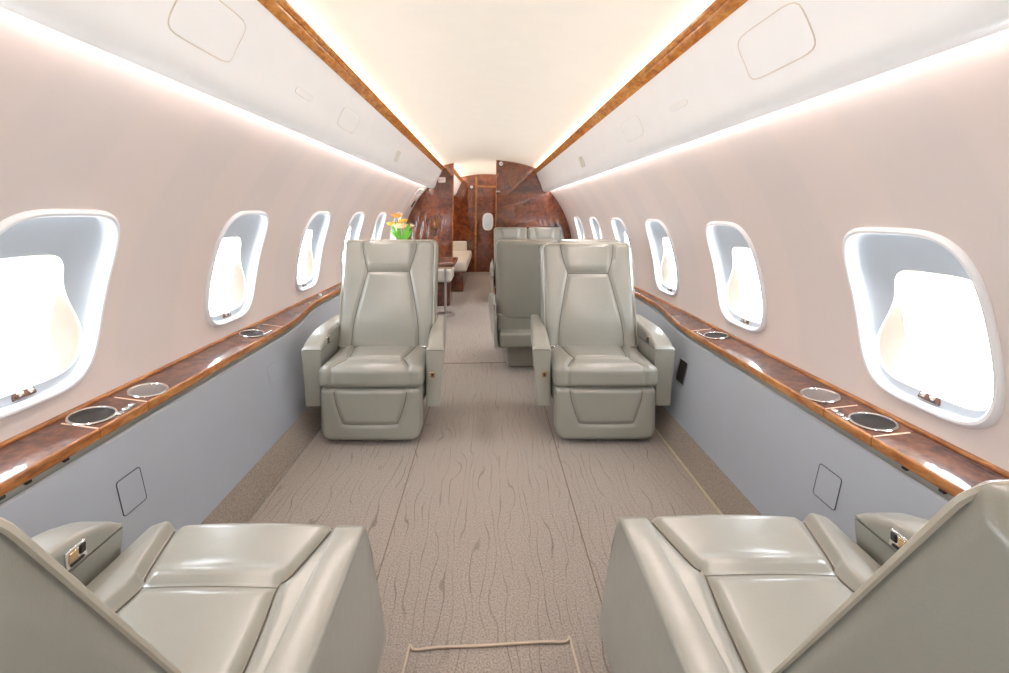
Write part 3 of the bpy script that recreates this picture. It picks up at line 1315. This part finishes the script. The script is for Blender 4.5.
    mb.rbox((0, y0s + 0.065, 0.275), (hb * 0.985, 0.065, 0.135), 0.022, (6, 3, 6), fn=lambda x, y, z, a, b, c: (x, y - 0.03 * (1 - (z - 0.14) / 0.27), z))
    rs = mb.build('rear_shell', LB, root)
    mb = MB()
    yr = y0s + 0.131
    mb.tube([(lerp(-hb * 0.96, hb * 0.96, i / 6), yr - 0.03 * (1 - (0.215 - 0.14) / 0.27), 0.215) for i in range(7)], 0.002, 5)
    mb.build('seam', M['thread'], rs)
    # arms
    ys = 0.07

    def arm(sx, raised, controls):
        a_in, a_out = hc + 0.006 + arm_gap, hc + 0.006 + arm_gap + (arm_w if sx == out else arm_w * 0.92)
        x0, x1 = (a_in, a_out) if sx > 0 else (-a_out, -a_in)
        yend = back_y + 0.26
        toe = 0.0 if sx == out else 0.075
        xm = (a_in + a_out) / 2
        dz0 = -0.013 if kd > 1.2 else 0.0

        def plan(x, y):
            return x - sx * toe * max(0.0, y - ys) * sstep(xm - 0.01, xm + 0.02, sx * x)
        if raised:
            lowp = [(ys, 0.17), (ys + 0.25, 0.15), (yend, 0.20), (yend, 0.4505), (ys, 0.4505)]
            lowd = []
            for a, b in zip(lowp, lowp[1:] + lowp[:1]):
                for i in range(5):
                    lowd.append((lerp(a[0], b[0], i / 5), lerp(a[1], b[1], i / 5)))
            mb = MB()
            mb.rprism(lowd, x0, x1, 0.010, 3, fn=lambda x, y, z: (plan(x, y) - sx * 0.02 * sstep(0.45, 0.15, z) * (1 if sx * x > (a_in + a_out) / 2 else 0), y, z + dz0), wt=lambda y, z: 1 - sstep(0.42, 0.445, z))
            ar = mb.build('armrest', L, root)
            mb = MB()
            mb.box(min(x0, x1) + 0.005, max(x0, x1) - 0.005, ys + 0.004, yend - 0.004, 0.447, 0.4585, fn=lambda x, y, z: (plan(x, y) - sx * 0.002 * (1 if sx * x > xm else 0), y, z + dz0))
            mb.build('seam', M['thread'], ar)
            nose = [(yend, 0.455), (yend, 0.515)]
            nose += [(v.x, v.y) for v in catmull([(yend - 0.03, 0.522, 0), (ys + 0.22 * kd, 0.524, 0), (ys + 0.125, 0.514, 0), (ys + 0.058, 0.495, 0), (ys + 0.016, 0.474, 0), (ys, 0.455, 0)], 6)]
            nose += [(lerp(ys, yend, i / 10), 0.455) for i in range(1, 10)]
            mb = MB()
            mb.rprism(nose, x0, x1, 0.020, 6, fn=lambda x, y, z: (plan(x, y), y, z + dz0), wt=lambda y, z: sstep(0.456, 0.472, z))
            cap = mb.build('arm_cap', L, ar)
            if controls:
                xi = -sx * 1.0
                xs_ = sx * a_in
                cy, cz = ys + 0.10 * (1 + 0.3 * (kd - 1)), 0.478 + dz0
                c2 = MB()
                c2.rbox((0, 0, 0), (0.004, 0.022, 0.019), 0.003, (2, 4, 4), fn=lambda x, y, z, a, b, c: (xs_ + x, cy + y + 0.10 * z, cz + z))
                ct = c2.build('control_bezel', M['chrome'], ar)
                for (dy, dz, hy_, hz_, mm) in ((0.008, 0.003, 0.009, 0.010, 'gold'), (-0.011, 0.005, 0.006, 0.009, 'dark'), (0.0, -0.012, 0.014, 0.003, 'dark')):
                    c3 = MB()
                    c3.rbox((0, 0, 0), (0.003, hy_, hz_), 0.002, (2, 2, 2), fn=lambda x, y, z, a, b, c: (xs_ - sx * 0.004 + x, cy + dy + y, cz + dz + z))
                    c3.build('control_button', M[mm], ct)
            else:
                c2 = MB()
                c2.rbox((0, 0, 0), (0.012, 0.004, 0.014), 0.003, (2, 2, 2), fn=lambda x, y, z, a, b, c: ((x0 + x1) / 2 + sx * -0.012 + x, ys - 0.001 + y, 0.33 + z))
                lt = c2.build('latch', M['gold'], ar)
                c2 = MB()
                c2.rbox((0, 0, 0), (0.006, 0.004, 0.007), 0.002, (2, 2, 2), fn=lambda x, y, z, a, b, c: ((x0 + x1) / 2 + sx * -0.012 + x, ys - 0.004 + y, 0.33 + z))
                c2.build('latch_button', M['dark'], lt)
        else:
            # lowered arm: a flared side panel whose top edge meets the cushion bolster
            yf = 0.004
            cor = [(yf + 0.012, 0.125), (yend, 0.17), (yend, 0.405), (yf + 0.026, 0.407), (yf + 0.008, 0.399), (yf, 0.378)]
            prof = []
            for a, b in zip(cor, cor[1:] + cor[:1]):
                for i in range(6):
                    prof.append((lerp(a[0], b[0], i / 6), lerp(a[1], b[1], i / 6)))
            mb = MB()
            xa, xb = (hc - 0.066, hc + 0.010) if sx > 0 else (-hc - 0.010, -hc + 0.066)
            mb.rprism(prof, xa, xb, 0.010, 4, fn=lambda x, y, z: (x + sx * (0.040 * sstep(0.40, 0.10, z) + 0.010 * sstep(0.398, 0.33, z)) * sstep(hc - 0.012, hc + 0.002, sx * x), y, z))
            mb.build('folded_armrest', L, root)
    if out_arm:
        arm(out, True, True)
    if aisle_arm:
        arm(-out, aisle_arm == 'up', False)
    # lap belt
    if detail:
        for s_ in (-1, 1):
            mb = MB()
            x = s_ * (hc - 0.028)
            mb.rbox((0, 0, 0), (0.022, 0.006, 0.012), 0.004, (3, 2, 2), fn=lambda a, b, c, d, e, f_: (x + a, back_y - 0.035 + b - 0.3 * c, 0.401 + c))
            bu = mb.build('belt_buckle', M['chrome'], root)
            mb = MB()
            mb.rbox((0, 0, 0), (0.019, 0.020, 0.0035), 0.003, (2, 3, 2), fn=lambda a, b, c, d, e, f_: (x + a, back_y - 0.012 + b, 0.391 + c))
            mb.build('belt_strap', M['belt'], bu)
    return root


def place(root, x, y, facing_away, label, group='pearl leather cabin seats'):
    root.location = (x, y, 0)
    root.rotation_euler = (0, 0, PI if facing_away else 0)
    tag(root, label, 'seat', group)
    return root


# facing pair beyond: left seat has the wall at -x, right seat at +x
place(make_seat(-1, hb=0.277, back_y=0.315), -0.581, 2.11, False, 'upright grey leather seat facing us on the left, flowers showing above it')
place(make_seat(1, blen=0.62, back_y=0.315), 0.586, 2.118, False, 'upright grey leather seat facing us on the right, in front of another seat back')
# near pair, reclined, facing away (turned by half a turn, so the wall side flips)
NEAR = dict(bols=0.016, crease=0.178, depth=0.56, rb=0.020, recline=30.5, blen=0.69, back_y=0.435, aisle_arm='down', hb=0.258)
place(make_seat(1, **NEAR), -0.562, 1.046, True, 'reclined grey leather seat nearest us at lower left, seen from behind')
place(make_seat(-1, **NEAR), 0.590, 1.075, True, 'reclined grey leather seat nearest us at lower right, seen from behind')
# double seats of the conference group
PAIR = dict(arm_gap=0.018, hc=0.214, hb=0.230, arm_w=0.055, detail=False, recline=6.0, blen=0.59, back_y=0.39)
place(make_seat(-1, out_arm=False, **PAIR), 0.292, 3.70, True, 'plain grey seat back by the aisle, behind the upright right-hand seat')
place(make_seat(-1, out_arm=False, aisle_arm=None, **PAIR), 0.757, 3.70, True, 'grey seat whose top edge shows just above the upright right-hand seat')
place(make_seat(1, out_arm=False, **PAIR), 0.31, 5.42, False, 'far grey seat against the right wood partition, nearer the aisle')
place(make_seat(1, out_arm=False, aisle_arm=None, **PAIR), 0.775, 5.42, False, 'far grey seat against the right wood partition, nearer the windows')

# ------------------------------------------------------------------ things on the far left
t = empty('side_table', (-0.72, 4.80, 0))
tag(t, 'wooden table behind the left upright seat with flowers on it', 'table')
mb = MB()
mb.rbox((0.0, 0, 0.605), (0.365, 0.30, 0.020), 0.010, (6, 6, 2))
mb.build('table_top', M['burl'], t)
mb = MB()
mb.rbox((0.0, 0, 0.572), (0.340, 0.27, 0.012), 0.006, (3, 3, 2))
mb.build('under_frame', M['inlay'], t)
mb = MB()
mb.tube([(0.24, 0.05, 0.0), (0.24, 0.05, 0.57)], 0.014, 16)
mb.build('leg', M['silver'], t)
mb = MB()
mb.lathe([(0.001, 0), (0.11, 0), (0.11, 0.012), (0.02, 0.022), (0.001, 0.022)], (0.24, 0.05, 0), 24)
mb.build('foot', M['silver'], t)

# low pale stool beside the table
t = empty('stool', (-0.575, 5.52, 0))
tag(t, 'low pale cushioned stool with dark wooden base below the table by left partition', 'stool')
mb = MB()
mb.rbox((0, 0, 0.37), (0.125, 0.24, 0.075), 0.03, (8, 8, 4), fn=lambda x, y, z, a, b, c: (x, y, z + 0.02 * max(0, c) * (1 - (x / 0.125) ** 2)))
mb.build('cushion', M['pale_seat'], t)
mb = MB()
mb.rbox((0, 0, 0.147), (0.105, 0.22, 0.146), 0.012, (3, 3, 3))
mb.build('base', M['dark_wood'], t)

# divan beyond the doorway
t = empty('divan', (-0.66, 7.25, 0))
tag(t, 'pale upholstered divan with dark wooden base seen through the doorway', 'divan')
mb = MB()
mb.rbox((0, 0, 0.145), (0.30, 0.98, 0.144), 0.012, (3, 3, 3))
mb.build('base', M['dark_wood'], t)
for k_ in range(3):
    mb = MB()
    mb.rbox((0.0, -0.66 + 0.66 * k_, 0.357), (0.35, 0.325, 0.066), 0.030, (10, 10, 4), fn=lambda x, y, z, a, b, c: (x, y, z + 0.012 * max(0, c)))
    mb.build('seat_cushion', M['pale_seat'], t)
mb = MB()
mb.rbox((0.0, 0.90, 0.50), (0.26, 0.07, 0.115), 0.03, (6, 3, 5))
mb.build('arm', M['pale_seat'], t)
mb = MB()
mb.rbox((-0.29, -0.06, 0.56), (0.06, 0.90, 0.16), 0.03, (3, 8, 5))
mb.build('back_cushion', M['pale_seat'], t)

# flowers in a vase
FV = (-0.935, 4.70)
t = empty('flower_arrangement', (FV[0], FV[1], 0.626))
tag(t, 'bunch of orange and cream flowers with green leaves behind left upright seat', 'flowers')
mb = MB()
mb.lathe([(0.001, 0), (0.045, 0), (0.060, 0.05), (0.055, 0.11), (0.038, 0.16), (0.045, 0.19), (0.040, 0.19), (0.034, 0.16), (0.001, 0.15)], (0, 0, 0), 28)
mb.build('vase', M['porcelain'], t)


def flower(x, y, z, r, mat):
    st = MB()
    st.tube(catmull([(0.2 * x, 0.2 * y, 0.14), (0.6 * x, 0.6 * y, 0.14 + 0.6 * (z - 0.14)), (x, y, z - 0.01)], 5), 0.003, 6)
    so = st.build('flower_stem', M['stem'], t)
    fb = MB()
    for ring_, (cnt, tilt, rr) in enumerate(((7, 0.35, 1.0), (6, 0.75, 0.8), (4, 1.15, 0.5))):
        for i in range(cnt):
            a = 2 * PI * (i + 0.5 * ring_) / cnt
            d = Vector((math.cos(a) * math.cos(tilt), math.sin(a) * math.cos(tilt), math.sin(tilt)))
            sd = Vector((-math.sin(a), math.cos(a), 0))
            nrm = d.cross(sd)
            c = Vector((x, y, z))
            L = r * rr
            rows = []
            for q in range(6):
                u = q / 5
                wd = 0.42 * L * math.sin(PI * min(1, 0.12 + 0.8 * u)) + 0.0006
                cen = c + d * L * u + nrm * (0.18 * L * u * u)
                rows.append([cen - sd * wd + nrm * (-0.10 * L), cen, cen + sd * wd + nrm * (-0.10 * L)])
            fb.loft(rows, closed=False)
    fb.build('blossom', M[mat], t)


for (x, y, z, r, m_) in ((-0.055, -0.03, 0.475, 0.075, 'orange_petal'), (0.015, -0.05, 0.425, 0.06, 'yellow_petal'), (-0.01, -0.06, 0.365, 0.085, 'cream_petal'),
                         (-0.115, -0.02, 0.39, 0.06, 'yellow_petal'), (0.06, 0.02, 0.36, 0.07, 'cream_petal'), (-0.05, 0.05, 0.40, 0.05, 'orange_petal')):
    flower(x, y, z, r, m_)


def leaf(base, tip, wid):
    lb = MB()
    b, e = Vector(base), Vector(tip)
    d = e - b
    sd = d.cross(Vector((0.2, -1, 0.1))).normalized()
    nn = sd.cross(d).normalized()
    rows = []
    for q in range(9):
        u = q / 8
        w = wid * math.sin(PI * (0.04 + 0.95 * u)) ** 0.8
        c = b + d * u + nn * (0.15 * d.length * u * (1 - u))
        rows.append([c - sd * w + nn * 0.15 * w, c, c + sd * w + nn * 0.15 * w])
    lb.loft(rows, closed=False)
    lb.build('leaf', M['leaf'], t)


for (bx, tx, w) in (((0.0, 0, 0.2), (0.085, -0.03, 0.42), 0.026), ((-0.02, 0, 0.2), (-0.10, -0.05, 0.40), 0.018),
                    ((0, 0, 0.2), (-0.14, 0.0, 0.34), 0.014), ((0, 0, 0.2), (0.11, 0.0, 0.35), 0.022), ((0, 0, 0.22), (-0.075, -0.03, 0.44), 0.016)):
    leaf(bx, tx, w)

# ------------------------------------------------------------------ camera
cam_d = bpy.data.cameras.new('camera')
cam = bpy.data.objects.new('camera', cam_d)
COL.objects.link(cam)
cam.location = (0, 0, EYE)
cam.rotation_euler = (R(90), 0, 0)
cam_d.sensor_width = 36.0
cam_d.lens = 36.0 * F / 1009.0
cam_d.shift_x = (504.5 - 488.0) / 1009.0
cam_d.shift_y = -(336.5 - 213.0) / 1009.0
cam_d.clip_start = 0.02
sc.camera = cam

# ------------------------------------------------------------------ light
wd = bpy.data.worlds.new('daylight')
sc.world = wd
wd.use_nodes = True
nt = wd.node_tree
bg = nt.nodes['Background']
tc = N(nt, 'ShaderNodeTexCoord')
sp = N(nt, 'ShaderNodeSeparateXYZ')
nt.links.new(tc.outputs['Generated'], sp.inputs[0])
mr = N(nt, 'ShaderNodeMapRange')
mr.inputs['From Min'].default_value = -0.7
mr.inputs['From Max'].default_value = 0.7
nt.links.new(sp.outputs['Z'], mr.inputs['Value'])
colr = ramp(nt, mr.outputs[0], [(0.0, (0.95, 0.96, 0.97, 1)), (0.42, (0.85, 0.87, 0.89, 1)), (0.58, (0.62, 0.66, 0.70, 1)), (1.0, (0.60, 0.66, 0.72, 1))])
nt.links.new(colr, bg.inputs['Color'])
bg.inputs['Strength'].default_value = 13.0


def area(name, loc, target, sx, sy, power, color):
    l = bpy.data.lights.new(name, 'AREA')
    l.shape = 'RECTANGLE'
    l.size = sx
    l.size_y = sy
    l.energy = power
    l.color = color
    o = bpy.data.objects.new(name, l)
    COL.objects.link(o)
    o.location = loc
    d = Vector(target) - Vector(loc)
    o.rotation_euler = d.to_track_quat('-Z', 'Y').to_euler()
    return o


def strip(name, s, x, e, dx, de, y0, y1, w, power, color):
    """a long light strip along the cabin aimed by (dx,de) in section"""
    l = bpy.data.lights.new(name, 'AREA')
    l.shape = 'RECTANGLE'
    l.size = w
    l.size_y = y1 - y0
    l.energy = power
    l.color = color
    o = bpy.data.objects.new(name, l)
    COL.objects.link(o)
    p = Vector(W(s * x, (y0 + y1) / 2, e))
    z = -Vector((s * dx, 0, de)).normalized()      # light shines along -z
    yv = Vector((0, 1, 0))
    xv = yv.cross(z).normalized()
    o.matrix_world = Matrix(((xv.x, yv.x, z.x, p.x), (xv.y, yv.y, z.y, p.y), (xv.z, yv.z, z.z, p.z), (0, 0, 0, 1)))
    return o


for s in (-1, 1):
    strip('cove_light', s, 0.748, 0.600, -1.0, -0.12, Y0 + 0.1, YB - 0.05, 0.022, 18, (1.0, 0.90, 0.82))
    strip('cove_light', s, 0.748, 0.600, -1.0, 0.16, YB + 0.1, Y1 - 0.05, 0.022, 12, (1.0, 0.88, 0.78))
    strip('wash_light', s, 0.840, 0.340, -0.9, -1.0, Y0 + 0.1, YB - 0.1, 0.012, 22, (1.0, 0.86, 0.81))

# daylight portals in the window openings
for s in (-1, 1):
    for yc in WIN_Y:
        p = wall_pt(s, yc - 0.02, WC - 0.03, 0.135)
        l = bpy.data.lights.new('window_portal', 'AREA')
        l.shape = 'RECTANGLE'
        l.size = 0.30
        l.size_y = 0.34
        l.cycles.is_portal = True
        o = bpy.data.objects.new('window_portal', l)
        COL.objects.link(o)
        o.location = p
        o.rotation_euler = Vector((-s, 0, -0.15)).to_track_quat('-Z', 'Z').to_euler()

sc.cycles.use_denoising = True
sc.cycles.max_bounces = 10
sc.cycles.diffuse_bounces = 6
sc.cycles.transparent_max_bounces = 12
sc.cycles.sample_clamp_indirect = 6.0
sc.view_settings.view_transform = 'Standard'
sc.view_settings.look = 'None'
sc.view_settings.gamma = 1.0
sc.view_settings.use_curve_mapping = False
sc.view_settings.exposure = 0.97
